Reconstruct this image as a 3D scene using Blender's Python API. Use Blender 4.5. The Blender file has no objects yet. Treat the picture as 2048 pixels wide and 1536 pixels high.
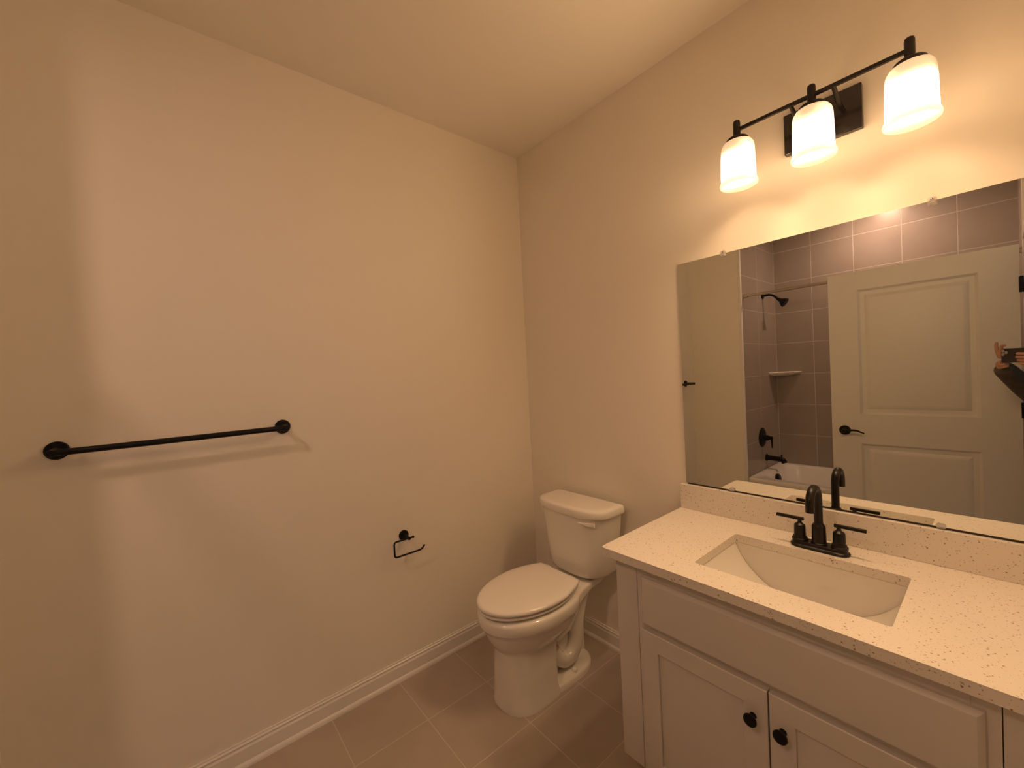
import bpy, bmesh, math, random
from mathutils import Vector, Matrix
random.seed(7)
PI = math.pi
S = bpy.context.scene
COL = S.collection

# ------------------------------------------------------------------ camera
CAM = Vector((1.8598, -1.6701, 1.4289))
YAW, PITCH, ROLL, FPX = -0.878, -0.0226, -0.0506, 813.1
fw = Vector((math.sin(YAW)*math.cos(PITCH), math.cos(YAW)*math.cos(PITCH), math.sin(PITCH)))
rt = Vector((math.cos(YAW), -math.sin(YAW), 0.0))
up = rt.cross(fw)
cr, sr = math.cos(ROLL), math.sin(ROLL)
rt, up = cr*rt + sr*up, -sr*rt + cr*up
cd = bpy.data.cameras.new('camera')
cd.sensor_width = 36.0
cd.sensor_fit = 'HORIZONTAL'
cd.lens = 36.0*FPX/2048.0
cd.clip_start = 0.005
cam = bpy.data.objects.new('camera', cd)
COL.objects.link(cam)
m = Matrix.Identity(4)
for i in range(3):
    m[i][0], m[i][1], m[i][2], m[i][3] = rt[i], up[i], -fw[i], CAM[i]
cam.matrix_world = m
S.camera = cam

# ------------------------------------------------------------------ world, light levels, exposure
w = bpy.data.worlds.new('daylight')
S.world = w
w.use_nodes = True
w.node_tree.nodes['Background'].inputs['Color'].default_value = (0.62, 0.78, 1.0, 1)
w.node_tree.nodes['Background'].inputs['Strength'].default_value = 1.0
BULB_STRENGTH = 820.0
SHADE_STRENGTH = 104.0
BULB_COLOR = (1.0, 0.63, 0.335)
TUB_LIGHT_STRENGTH = 205.0
TUB_LIGHT_COLOR = (1.0, 0.62, 0.44)
S.view_settings.view_transform = 'Standard'
S.view_settings.look = 'None'
S.view_settings.exposure = 0.14
S.view_settings.gamma = 1.0
S.view_settings.use_curve_mapping = False
S.cycles.max_bounces = 10
S.cycles.diffuse_bounces = 6
S.cycles.glossy_bounces = 6
S.cycles.transmission_bounces = 8
S.cycles.sample_clamp_indirect = 4.0
S.cycles.use_denoising = True

# ------------------------------------------------------------------ materials
def mat(name, color, rough=0.5, metal=0.0, spec=0.5, coat=0.0, bump=None, noise=None):
    ma = bpy.data.materials.new(name)
    ma.use_nodes = True
    nt = ma.node_tree
    b = nt.nodes['Principled BSDF']
    b.inputs['Base Color'].default_value = (*color, 1)
    b.inputs['Roughness'].default_value = rough
    b.inputs['Metallic'].default_value = metal
    b.inputs['Specular IOR Level'].default_value = spec
    b.inputs['Coat Weight'].default_value = coat
    b.inputs['Coat Roughness'].default_value = 0.05
    tc = nt.nodes.new('ShaderNodeTexCoord')
    if bump:
        sc, st, dist = bump
        n = nt.nodes.new('ShaderNodeTexNoise'); n.inputs['Scale'].default_value = sc
        n.inputs['Detail'].default_value = 3
        bp = nt.nodes.new('ShaderNodeBump'); bp.inputs['Strength'].default_value = st
        bp.inputs['Distance'].default_value = dist
        nt.links.new(tc.outputs['Object'], n.inputs['Vector'])
        nt.links.new(n.outputs['Fac'], bp.inputs['Height'])
        nt.links.new(bp.outputs['Normal'], b.inputs['Normal'])
    if noise:
        sc, c2 = noise
        n = nt.nodes.new('ShaderNodeTexNoise'); n.inputs['Scale'].default_value = sc
        n.inputs['Detail'].default_value = 5
        mx = nt.nodes.new('ShaderNodeMix'); mx.data_type = 'RGBA'
        mx.inputs['A'].default_value = (*color, 1); mx.inputs['B'].default_value = (*c2, 1)
        nt.links.new(tc.outputs['Object'], n.inputs['Vector'])
        nt.links.new(n.outputs['Fac'], mx.inputs['Factor'])
        nt.links.new(mx.outputs['Result'], b.inputs['Base Color'])
    return ma

def tile_mat(name, axes, origin, size, color, grout, rough, mortar=0.0035, vary=0.05):
    """square tiles laid in a straight grid; axes = the two object axes the grid runs along"""
    ma = bpy.data.materials.new(name); ma.use_nodes = True
    nt = ma.node_tree; N = nt.nodes; Lk = nt.links
    b = N['Principled BSDF']
    tc = N.new('ShaderNodeTexCoord'); sp = N.new('ShaderNodeSeparateXYZ')
    Lk.new(tc.outputs['Object'], sp.inputs[0])
    cmb = N.new('ShaderNodeCombineXYZ')
    for k in range(2):
        s = N.new('ShaderNodeMath'); s.operation = 'SUBTRACT'
        Lk.new(sp.outputs['XYZ'[axes[k]]], s.inputs[0]); s.inputs[1].default_value = origin[k] - 40*size[k]
        Lk.new(s.outputs[0], cmb.inputs[k])
    br = N.new('ShaderNodeTexBrick')
    br.offset = 0.0; br.squash = 1.0
    br.inputs['Scale'].default_value = 1.0
    br.inputs['Brick Width'].default_value = size[0]
    br.inputs['Row Height'].default_value = size[1]
    br.inputs['Mortar Size'].default_value = mortar
    br.inputs['Mortar Smooth'].default_value = 0.3
    br.inputs['Bias'].default_value = 0.0
    d = 1.0 - vary
    br.inputs['Color1'].default_value = (*color, 1)
    br.inputs['Color2'].default_value = (color[0]*d, color[1]*d, color[2]*d, 1)
    br.inputs['Mortar'].default_value = (*grout, 1)
    Lk.new(cmb.outputs[0], br.inputs['Vector'])
    n = N.new('ShaderNodeTexNoise'); n.inputs['Scale'].default_value = 6; n.inputs['Detail'].default_value = 8
    Lk.new(tc.outputs['Object'], n.inputs['Vector'])
    mr = N.new('ShaderNodeMapRange'); mr.inputs['To Min'].default_value = 0.88; mr.inputs['To Max'].default_value = 1.1
    Lk.new(n.outputs['Fac'], mr.inputs['Value'])
    mx = N.new('ShaderNodeVectorMath'); mx.operation = 'SCALE'
    Lk.new(br.outputs['Color'], mx.inputs[0]); Lk.new(mr.outputs[0], mx.inputs['Scale'])
    Lk.new(mx.outputs[0], b.inputs['Base Color'])
    bp = N.new('ShaderNodeBump'); bp.invert = True; bp.inputs['Strength'].default_value = 0.6
    bp.inputs['Distance'].default_value = 0.002
    Lk.new(br.outputs['Fac'], bp.inputs['Height'])
    bp2 = N.new('ShaderNodeBump'); bp2.inputs['Strength'].default_value = 0.15; bp2.inputs['Distance'].default_value = 0.003
    Lk.new(n.outputs['Fac'], bp2.inputs['Height']); Lk.new(bp.outputs['Normal'], bp2.inputs['Normal'])
    Lk.new(bp2.outputs['Normal'], b.inputs['Normal'])
    b.inputs['Roughness'].default_value = rough
    return ma

PAINT = mat('wall_paint', (0.84, 0.79, 0.70), 0.6, spec=0.35, bump=(420, 0.12, 0.0008))
CEIL = mat('ceiling_paint', (0.86, 0.815, 0.74), 0.85, spec=0.2, bump=(300, 0.12, 0.001))
TRIM = mat('white_trim_paint', (0.80, 0.77, 0.72), 0.35)
CABINET = mat('white_cabinet_paint', (0.66, 0.62, 0.57), 0.42)
PORCELAIN = mat('white_porcelain', (0.84, 0.81, 0.75), 0.12, coat=0.6)
SEATM = mat('white_seat_plastic', (0.86, 0.82, 0.76), 0.22, coat=0.2)
ACRYL = mat('white_tub_acrylic', (0.82, 0.80, 0.76), 0.2, coat=0.3)
BLACK = mat('matte_black_metal', (0.005, 0.004, 0.0035), 0.42, metal=0.0, spec=0.25)
BRONZE = mat('dark_bronze_metal', (0.006, 0.0042, 0.0032), 0.34, metal=0.0, spec=0.34)
GLOSSBLACK = mat('glossy_black_metal', (0.012, 0.009, 0.008), 0.16, spec=0.6)
NICKEL = mat('brushed_nickel', (0.62, 0.58, 0.52), 0.25, metal=1.0)
CHROME = mat('chrome', (0.8, 0.8, 0.8), 0.08, metal=1.0)
DOORM = mat('white_door_paint', (0.74, 0.715, 0.675), 0.4)
WALLTILE_X = tile_mat('grey_tile_back', (0, 2), (0.447, 0.421), (0.3045, 0.2945), (0.335, 0.29, 0.255), (0.52, 0.475, 0.43), 0.28)
WALLTILE_Y = tile_mat('grey_tile_side', (1, 2), (-2.92, 0.421), (0.425, 0.2945), (0.335, 0.29, 0.255), (0.52, 0.475, 0.43), 0.28)
FLOORTILE = tile_mat('taupe_floor_tile', (0, 1), (0.300, -0.317), (0.3048, 0.3040), (0.44, 0.37, 0.31), (0.56, 0.49, 0.42), 0.42, mortar=0.0028)
HALLFLOOR = mat('hall_carpet', (0.40, 0.36, 0.31), 0.95, bump=(600, 0.6, 0.004))
MIRRORM = mat('mirror_silver', (0.80, 0.81, 0.77), 0.0, metal=1.0)
MIRROREDGE = mat('mirror_polished_edge', (0.78, 0.84, 0.76), 0.15)
SKIN = mat('skin', (0.52, 0.27, 0.18), 0.5)
HAIR = mat('dark_hair', (0.03, 0.02, 0.015), 0.55)
JACKET = mat('dark_jacket_fabric', (0.028, 0.026, 0.026), 0.85, bump=(180, 0.4, 0.003), noise=(26, (0.16, 0.125, 0.09)))
TROUSER = mat('dark_trouser_fabric', (0.035, 0.04, 0.055), 0.9)
SHOEM = mat('dark_shoe', (0.03, 0.03, 0.03), 0.6)
PHONEM = mat('dark_phone_case', (0.022, 0.018, 0.018), 0.35)
LENS = mat('phone_lens_glass', (0.005, 0.005, 0.006), 0.05, spec=0.8)
LENSRING = mat('phone_lens_ring', (0.55, 0.5, 0.45), 0.3, metal=0.8)
GAPSHADE = mat('painted_gap_shade', (0.05, 0.035, 0.028), 0.8)  # shade of the gap under the mirror, put into colour

def quartz():
    ma = bpy.data.materials.new('speckled_quartz'); ma.use_nodes = True
    nt = ma.node_tree; N = nt.nodes; Lk = nt.links; b = N['Principled BSDF']
    tc = N.new('ShaderNodeTexCoord')
    mp = N.new('ShaderNodeMapping')
    mp.inputs['Rotation'].default_value = (0.3, 0.2, 0.5)
    Lk.new(tc.outputs['Object'], mp.inputs[0])
    base = (0.80, 0.745, 0.67, 1)
    prev = None
    col = None
    for sc, thr, c, off in ((170, 0.16, (0.38, 0.28, 0.19), 0), (110, 0.14, (0.27, 0.18, 0.12), 3.1), (240, 0.16, (0.50, 0.40, 0.31), 7.7)):
        ad = N.new('ShaderNodeVectorMath'); ad.operation = 'ADD'; ad.inputs[1].default_value = (off, off, off)
        Lk.new(mp.outputs[0], ad.inputs[0])
        nz = N.new('ShaderNodeTexNoise'); nz.inputs['Scale'].default_value = 90
        Lk.new(ad.outputs[0], nz.inputs['Vector'])
        dm = N.new('ShaderNodeVectorMath'); dm.operation = 'MULTIPLY_ADD'
        dm.inputs[1].default_value = (0.006, 0.006, 0.006)
        Lk.new(nz.outputs['Color'], dm.inputs[0]); Lk.new(ad.outputs[0], dm.inputs[2])
        v = N.new('ShaderNodeTexVoronoi'); v.inputs['Scale'].default_value = sc
        Lk.new(dm.outputs[0], v.inputs['Vector'])
        lt = N.new('ShaderNodeMapRange')
        lt.inputs['From Min'].default_value = thr; lt.inputs['From Max'].default_value = thr + 0.12
        lt.inputs['To Min'].default_value = 1; lt.inputs['To Max'].default_value = 0
        Lk.new(v.outputs['Distance'], lt.inputs['Value'])
        sx = N.new('ShaderNodeSeparateXYZ'); Lk.new(v.outputs['Color'], sx.inputs[0])
        g = N.new('ShaderNodeMath'); g.operation = 'GREATER_THAN'; g.inputs[1].default_value = 0.77
        Lk.new(sx.outputs[0], g.inputs[0])
        mu = N.new('ShaderNodeMath'); mu.operation = 'MULTIPLY'
        Lk.new(lt.outputs[0], mu.inputs[0]); Lk.new(g.outputs[0], mu.inputs[1])
        mx = N.new('ShaderNodeMix'); mx.data_type = 'RGBA'
        if col is None: mx.inputs['A'].default_value = base
        else: Lk.new(col, mx.inputs['A'])
        mx.inputs['B'].default_value = (*c, 1)
        Lk.new(mu.outputs[0], mx.inputs['Factor'])
        col = mx.outputs['Result']
    Lk.new(col, b.inputs['Base Color'])
    b.inputs['Roughness'].default_value = 0.28
    return ma
QUARTZ = quartz()

def emission(name, color, strength):
    ma = bpy.data.materials.new(name); ma.use_nodes = True
    nt = ma.node_tree; nt.nodes.clear()
    e = nt.nodes.new('ShaderNodeEmission'); o = nt.nodes.new('ShaderNodeOutputMaterial')
    e.inputs[0].default_value = (*color, 1); e.inputs[1].default_value = strength
    nt.links.new(e.outputs[0], o.inputs[0])
    return ma
BULBM = emission('warm_lit_bulb', BULB_COLOR, BULB_STRENGTH)
BULBMASK = mat('unlit_bulb_mask', (0.9, 0.9, 0.88), 0.3)  # covers the bulb neck, plus an added mask on the wall side
TUBLENS = emission('lit_ceiling_lens', TUB_LIGHT_COLOR, TUB_LIGHT_STRENGTH)

def frosted(name, tr, gl, mixf):
    ma = bpy.data.materials.new(name); ma.use_nodes = True
    nt = ma.node_tree; nt.nodes.clear(); N = nt.nodes
    o = N.new('ShaderNodeOutputMaterial')
    t = N.new('ShaderNodeBsdfTranslucent'); t.inputs[0].default_value = (*tr, 1)
    d = N.new('ShaderNodeBsdfDiffuse'); d.inputs[0].default_value = (*tr, 1)
    m1 = N.new('ShaderNodeMixShader'); m1.inputs[0].default_value = 0.12
    nt.links.new(t.outputs[0], m1.inputs[1]); nt.links.new(d.outputs[0], m1.inputs[2])
    g = N.new('ShaderNodeBsdfGlossy'); g.inputs['Roughness'].default_value = 0.35
    m2 = N.new('ShaderNodeMixShader'); m2.inputs[0].default_value = mixf
    nt.links.new(m1.outputs[0], m2.inputs[1]); nt.links.new(g.outputs[0], m2.inputs[2])
    nt.links.new(m2.outputs[0], o.inputs[0])
    return ma
FROST = frosted('frosted_white_glass', (0.93, 0.91, 0.87), 0, 0.04)
def glowglass():
    """frosted glass glowing from the bulb inside: brightest level with the bulb and towards the room, dim at the cap"""
    ma = bpy.data.materials.new('emissive_frosted_glass'); ma.use_nodes = True
    nt = ma.node_tree; nt.nodes.clear(); N = nt.nodes; Lk = nt.links
    o = N.new('ShaderNodeOutputMaterial')
    tc = N.new('ShaderNodeTexCoord'); sp = N.new('ShaderNodeSeparateXYZ'); Lk.new(tc.outputs['Object'], sp.inputs[0])
    mr = N.new('ShaderNodeMapRange'); mr.inputs['From Min'].default_value = 2.04; mr.inputs['From Max'].default_value = 2.205
    Lk.new(sp.outputs['Z'], mr.inputs['Value'])
    cr_ = N.new('ShaderNodeValToRGB'); r = cr_.color_ramp; r.interpolation = 'B_SPLINE'
    r.elements[0].position = 0.0; r.elements[0].color = (0.010, 0.010, 0.010, 1)
    r.elements[1].position = 1.0; r.elements[1].color = (0.005, 0.005, 0.005, 1)
    for p, v in ((0.10, 0.03), (0.22, 0.75), (0.34, 1.0), (0.46, 1.0), (0.56, 0.20), (0.64, 0.012), (0.78, 0.0055)):
        e = r.elements.new(p); e.color = (v, v, v, 1)
    Lk.new(mr.outputs[0], cr_.inputs['Fac'])
    ge = N.new('ShaderNodeNewGeometry'); sn = N.new('ShaderNodeSeparateXYZ'); Lk.new(ge.outputs['Normal'], sn.inputs[0])
    m2 = N.new('ShaderNodeMapRange'); m2.inputs['From Min'].default_value = -0.6; m2.inputs['From Max'].default_value = 0.12
    m2.inputs['To Min'].default_value = 1.0; m2.inputs['To Max'].default_value = 0.03  # emission cut on the wall side to keep the wall behind darker
    Lk.new(sn.outputs['Y'], m2.inputs['Value'])
    mu = N.new('ShaderNodeMath'); mu.operation = 'MULTIPLY'; Lk.new(cr_.outputs['Color'], mu.inputs[0]); Lk.new(m2.outputs[0], mu.inputs[1])
    ms = N.new('ShaderNodeMath'); ms.operation = 'MULTIPLY'; Lk.new(mu.outputs[0], ms.inputs[0]); ms.inputs[1].default_value = SHADE_STRENGTH
    em = N.new('ShaderNodeEmission'); em.inputs[0].default_value = (*BULB_COLOR, 1); Lk.new(ms.outputs[0], em.inputs[1])
    d = N.new('ShaderNodeBsdfDiffuse'); d.inputs[0].default_value = (0.8, 0.78, 0.75, 1)
    ad = N.new('ShaderNodeAddShader'); Lk.new(em.outputs[0], ad.inputs[0]); Lk.new(d.outputs[0], ad.inputs[1])
    Lk.new(ad.outputs[0], o.inputs[0])
    return ma
GLOWGLASS = glowglass()
def clearplastic():
    ma = bpy.data.materials.new('clear_plastic'); ma.use_nodes = True
    b = ma.node_tree.nodes['Principled BSDF']
    b.inputs['Base Color'].default_value = (0.95, 0.93, 0.9, 1)
    b.inputs['Roughness'].default_value = 0.08
    b.inputs['Transmission Weight'].default_value = 0.75
    return ma
CLEAR = clearplastic()
def windowglass():
    ma = bpy.data.materials.new('window_glass'); ma.use_nodes = True
    nt = ma.node_tree; nt.nodes.clear(); N = nt.nodes
    o = N.new('ShaderNodeOutputMaterial'); t = N.new('ShaderNodeBsdfTransparent'); t.inputs[0].default_value = (0.95, 0.97, 0.96, 1)
    g = N.new('ShaderNodeBsdfGlossy'); g.inputs['Roughness'].default_value = 0.02
    mx = N.new('ShaderNodeMixShader'); mx.inputs[0].default_value = 0.06
    nt.links.new(t.outputs[0], mx.inputs[1]); nt.links.new(g.outputs[0], mx.inputs[2]); nt.links.new(mx.outputs[0], o.inputs[0])
    return ma
WGLASS = windowglass()

# ------------------------------------------------------------------ mesh helpers
def link(name, bm, ma, parent=None, smooth=True, angle=35, bevel=None, loc=None, subsurf=0):
    me = bpy.data.meshes.new(name)
    bmesh.ops.recalc_face_normals(bm, faces=bm.faces[:])
    bm.to_mesh(me); bm.free()
    for x in (ma if isinstance(ma, (list, tuple)) else [ma]):
        me.materials.append(x)
    if smooth:
        for p in me.polygons: p.use_smooth = True
        me.set_sharp_from_angle(angle=math.radians(angle))
    o = bpy.data.objects.new(name, me)
    COL.objects.link(o)
    if bevel:
        b = o.modifiers.new('bevel', 'BEVEL'); b.width = bevel; b.segments = 3
        b.limit_method = 'ANGLE'; b.angle_limit = math.radians(40); b.harden_normals = False
    if subsurf:
        s = o.modifiers.new('subsurf', 'SUBSURF'); s.levels = subsurf; s.render_levels = subsurf
    if parent is not None:
        o.parent = parent
        o.matrix_parent_inverse = Matrix.Translation(-parent.location)
    return o

def tag(o, label=None, cat=None, group=None, kind=None):
    if label: o['label'] = label
    if cat: o['category'] = cat
    if group: o['group'] = group
    if kind: o['kind'] = kind
    return o

def thing(name, label, cat, loc, group=None):
    o = bpy.data.objects.new(name, None); COL.objects.link(o)
    o.location = loc; o.empty_display_size = 0.05
    return tag(o, label, cat, group)

def box(bm, x0, x1, y0, y1, z0, z1, mi=0):
    vs = [bm.verts.new((x, y, z)) for x in (x0, x1) for y in (y0, y1) for z in (z0, z1)]
    fs = []
    for idx in ((0, 1, 3, 2), (4, 6, 7, 5), (0, 4, 5, 1), (2, 3, 7, 6), (0, 2, 6, 4), (1, 5, 7, 3)):
        f = bm.faces.new([vs[i] for i in idx]); f.material_index = mi; fs.append(f)
    return fs

def cyl(bm, a, b, r0, r1=None, n=32, caps=True):
    a = Vector(a); b = Vector(b); r1 = r0 if r1 is None else r1
    z = (b-a).normalized(); x = z.orthogonal().normalized(); y = z.cross(x)
    A = [bm.verts.new(a + (x*math.cos(t)+y*math.sin(t))*r0) for t in [2*PI*i/n for i in range(n)]]
    B = [bm.verts.new(b + (x*math.cos(t)+y*math.sin(t))*r1) for t in [2*PI*i/n for i in range(n)]]
    for i in range(n):
        bm.faces.new((A[i], A[(i+1) % n], B[(i+1) % n], B[i]))
    if caps:
        bm.faces.new(A[::-1]); bm.faces.new(B)

def lathe(bm, prof, origin, axis=(0, 0, 1), n=40, cap0=False, cap1=False):
    """prof = (radius, height) pairs along the axis from origin"""
    z = Vector(axis).normalized(); x = z.orthogonal().normalized(); y = z.cross(x); o = Vector(origin)
    rings = []
    for r, h in prof:
        if r < 1e-6:
            rings.append([bm.verts.new(o+z*h)])
        else:
            rings.append([bm.verts.new(o + z*h + (x*math.cos(2*PI*i/n)+y*math.sin(2*PI*i/n))*r) for i in range(n)])
    for A, B in zip(rings, rings[1:]):
        if len(A) == 1 and len(B) == 1: continue
        for i in range(n):
            j = (i+1) % n
            if len(A) == 1: bm.faces.new((A[0], B[j], B[i]))
            elif len(B) == 1: bm.faces.new((A[i], A[j], B[0]))
            else: bm.faces.new((A[i], A[j], B[j], B[i]))
    if cap0 and len(rings[0]) > 1: bm.faces.new(rings[0][::-1])
    if cap1 and len(rings[-1]) > 1: bm.faces.new(rings[-1])

def tube(bm, pts, r, n=20, caps=True):
    pts = [Vector(p) for p in pts]
    rr = r if isinstance(r, (list, tuple)) else [r]*len(pts)
    rings = []; x = None
    for i, p in enumerate(pts):
        if i == 0: t = pts[1]-p
        elif i == len(pts)-1: t = p-pts[i-1]
        else: t = (pts[i+1]-p).normalized()+(p-pts[i-1]).normalized()
        t.normalize()
        if x is None: x = t.orthogonal().normalized()
        else: x = (x - t*x.dot(t)).normalized()
        y = t.cross(x)
        rings.append([bm.verts.new(p+(x*math.cos(2*PI*k/n)+y*math.sin(2*PI*k/n))*rr[i]) for k in range(n)])
    for A, B in zip(rings, rings[1:]):
        for k in range(n):
            bm.faces.new((A[k], A[(k+1) % n], B[(k+1) % n], B[k]))
    if caps:
        bm.faces.new(rings[0][::-1]); bm.faces.new(rings[-1])

def fillet(pts, r, seg=6):
    """round the inner corners of a polyline"""
    pts = [Vector(p) for p in pts]; out = [pts[0]]
    for a, b, c in zip(pts, pts[1:], pts[2:]):
        d0 = (a-b); d1 = (c-b); q = min(r, d0.length*0.49, d1.length*0.49)
        p0 = b+d0.normalized()*q; p1 = b+d1.normalized()*q
        for i in range(seg+1):
            t = i/seg
            out.append(p0*(1-t)**2 + b*2*t*(1-t) + p1*t*t)
    out.append(pts[-1])
    return out

def spline(pts, seg=8):
    """Catmull-Rom through points"""
    P = [Vector(p) for p in pts]; P = [P[0]*2-P[1]]+P+[P[-1]*2-P[-2]]; out = []
    for i in range(1, len(P)-2):
        for k in range(seg):
            t = k/seg
            out.append(0.5*((2*P[i])+(-P[i-1]+P[i+1])*t+(2*P[i-1]-5*P[i]+4*P[i+1]-P[i+2])*t*t+(-P[i-1]+3*P[i]-3*P[i+1]+P[i+2])*t**3))
    out.append(P[-2])
    return out

def loft(bm, loops, cap0=True, cap1=True):
    R = [[bm.verts.new(p) for p in L] for L in loops]
    n = len(R[0])
    for A, B in zip(R, R[1:]):
        for i in range(n):
            bm.faces.new((A[i], A[(i+1) % n], B[(i+1) % n], B[i]))
    if cap0: bm.faces.new(R[0][::-1])
    if cap1: bm.faces.new(R[-1])
    return R

def rrect(x0, x1, y0, y1, r, z, seg=6):
    out = []
    for cx, cy, a0 in ((x1-r, y1-r, 0), (x0+r, y1-r, PI/2), (x0+r, y0+r, PI), (x1-r, y0+r, 1.5*PI)):
        for i in range(seg+1):
            a = a0+PI/2*i/seg
            out.append((cx+r*math.cos(a), cy+r*math.sin(a), z))
    return out

def extrude_profile(bm, prof, a, b, nrm):
    """prof = (out, up) pairs; swept from a to b, 'out' along nrm"""
    a = Vector(a); b = Vector(b); nrm = Vector(nrm)
    A = [bm.verts.new(a+nrm*o+Vector((0, 0, u))) for o, u in prof]
    B = [bm.verts.new(b+nrm*o+Vector((0, 0, u))) for o, u in prof]
    n = len(prof)
    for i in range(n):
        bm.faces.new((A[i], A[(i+1) % n], B[(i+1) % n], B[i]))
    bm.faces.new(A[::-1]); bm.faces.new(B)

def B(): return bmesh.new()
def structure(name, bm, ma, **k): return tag(link(name, bm, ma, smooth=k.pop('smooth', False), **k), kind='structure')

# ------------------------------------------------------------------ the room
H = 2.7375
L = 1.96          # right wall (doorway wall)
YW = -2.11        # face of the short return wall beside the tub
XW = 0.44         # tiled plumbing wall
YB = -2.92        # tiled back wall
T = 0.12
DY0, DY1, DH = -2.055, -1.165, 2.045   # doorway

bm = B(); box(bm, -T, L+T, YB-T, T, -0.1, 0); structure('floor', bm, FLOORTILE)
bm = B(); box(bm, -T, L+T, YB-T, T, H, H+0.1); structure('ceiling', bm, CEIL)
bm = B(); box(bm, -T, 0, YB-T, T, 0, H); structure('wall_left', bm, PAINT)
bm = B(); box(bm, 0, L, 0, T, 0, H); structure('wall_back', bm, PAINT)
bm = B(); box(bm, 0, XW-0.008, YB, YW, 0, H); structure('wall_tub_return', bm, PAINT)
bm = B()
box(bm, L, L+T, YB-T, DY0, 0, H); box(bm, L, L+T, DY1, T, 0, H); box(bm, L, L+T, DY0, DY1, DH, H)
structure('wall_right', bm, PAINT)
bm = B(); box(bm, 0, L, YB-T, YB-0.009, 0, H); structure('wall_front', bm, PAINT)
bm = B(); box(bm, XW-0.008, L, YB-0.009, YB, 0.40, H); structure('wall_tub_tile_back', bm, WALLTILE_X)
bm = B(); box(bm, XW-0.008, XW, YB, YW-0.022, 0.0, H); structure('wall_tub_tile_left', bm, WALLTILE_Y)
bm = B(); box(bm, L-0.008, L, YB, YW-0.022, 0.0, H); structure('wall_tub_tile_right', bm, WALLTILE_Y)
# white edge strips where the tile stops
bm = B(); box(bm, XW-0.020, XW+0.004, YW-0.024, YW+0.003, 0.0, H)
structure('trim_1', bm, TRIM, smooth=True, bevel=0.003)
bm = B(); box(bm, L-0.012, L, YW-0.022, YW+0.004, 0.0, H)
structure('trim_2', bm, TRIM, smooth=True, bevel=0.003)

# baseboards with shoe moulding
BB = [(0, 0), (0.021, 0), (0.0205, 0.008), (0.0175, 0.015), (0.0125, 0.0195), (0.0125, 0.068), (0.0085, 0.0745), (0.0085, 0.0785), (0.0105, 0.0815), (0.0105, 0.084), (0.006, 0.0885), (0.006, 0.094), (0, 0.094)]
bm = B(); extrude_profile(bm, BB, (0, YW, 0), (0, 0, 0), (1, 0, 0)); structure('baseboard_left', bm, TRIM, smooth=True, angle=25)
bm = B(); extrude_profile(bm, BB, (0, 0, 0), (1.02, 0, 0), (0, -1, 0)); structure('baseboard_back', bm, TRIM, smooth=True, angle=25)
bm = B(); extrude_profile(bm, BB, (0.0, YW, 0), (XW-0.012, YW, 0), (0, 1, 0)); structure('baseboard_tub_return', bm, TRIM, smooth=True, angle=25)
bm = B(); extrude_profile(bm, BB, (L, -0.535, 0), (L, DY1+0.062, 0), (-1, 0, 0)); structure('baseboard_right', bm, TRIM, smooth=True, angle=25)

# door casing and jamb
def casing(bm, xs):
    x0, x1 = xs
    wd = 0.052
    box(bm, x0, x1, DY0-wd, DY0, 0, DH+wd); box(bm, x0, x1, DY1, DY1+wd+0.008, 0, DH+wd)
    box(bm, x0, x1, DY0, DY1, DH, DH+wd)
bm = B(); casing(bm, (L-0.014, L)); structure('trim_3', bm, TRIM, smooth=True, bevel=0.005)
bm = B(); casing(bm, (L+T, L+T+0.014)); structure('trim_4', bm, TRIM, smooth=True, bevel=0.005)
bm = B(); box(bm, L, L+T, DY0, DY0+0.015, 0, DH); box(bm, L, L+T, DY1-0.015, DY1, 0, DH); box(bm, L, L+T, DY0+0.015, DY1-0.015, DH-0.015, DH)
box(bm, L+0.045, L+0.08, DY0+0.015, DY0+0.026, 0, DH-0.015)
structure('trim_5', bm, TRIM)

# hall beyond the doorway
HX = 3.35
bm = B(); box(bm, L+T, HX+T, -3.4, 0.6, -0.1, 0); structure('floor_hall', bm, HALLFLOOR)
bm = B(); box(bm, L+T, HX+T, -3.4, 0.6, H, H+0.1); structure('ceiling_hall', bm, CEIL)
bm = B(); box(bm, L+T, HX+T, -3.52, -3.4, 0, H); structure('wall_hall_front', bm, PAINT)
bm = B(); box(bm, L+T, HX+T, 0.6, 0.72, 0, H); structure('wall_hall_back', bm, PAINT)
WY0, WY1, WZ0, WZ1 = -1.9, -0.9, 0.9, 2.1
bm = B()
box(bm, HX, HX+T, -3.4, WY0, 0, H); box(bm, HX, HX+T, WY1, 0.6, 0, H)
box(bm, HX, HX+T, WY0, WY1, 0, WZ0); box(bm, HX, HX+T, WY0, WY1, WZ1, H)
structure('wall_hall_right', bm, PAINT)
bm = B(); box(bm, L, L+T, -3.52, YB-T, 0, H); box(bm, L, L+T, T, 0.72, 0, H); structure('wall_hall_left', bm, PAINT)
bm = B()
for a in ((WY0, WY0+0.05, WZ0, WZ1), (WY1-0.05, WY1, WZ0, WZ1), (WY0+0.05, WY1-0.05, WZ0, WZ0+0.05), (WY0+0.05, WY1-0.05, WZ1-0.05, WZ1), (WY0+0.05, WY1-0.05, 1.48, 1.52)):
    box(bm, HX+0.03, HX+0.09, *a)
win = structure('window_1', bm, TRIM)
bm = B(); box(bm, HX+0.055, HX+0.06, WY0+0.04, WY1-0.04, WZ0+0.04, WZ1-0.04)
link('window_pane', bm, WGLASS, win, smooth=False)

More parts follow.
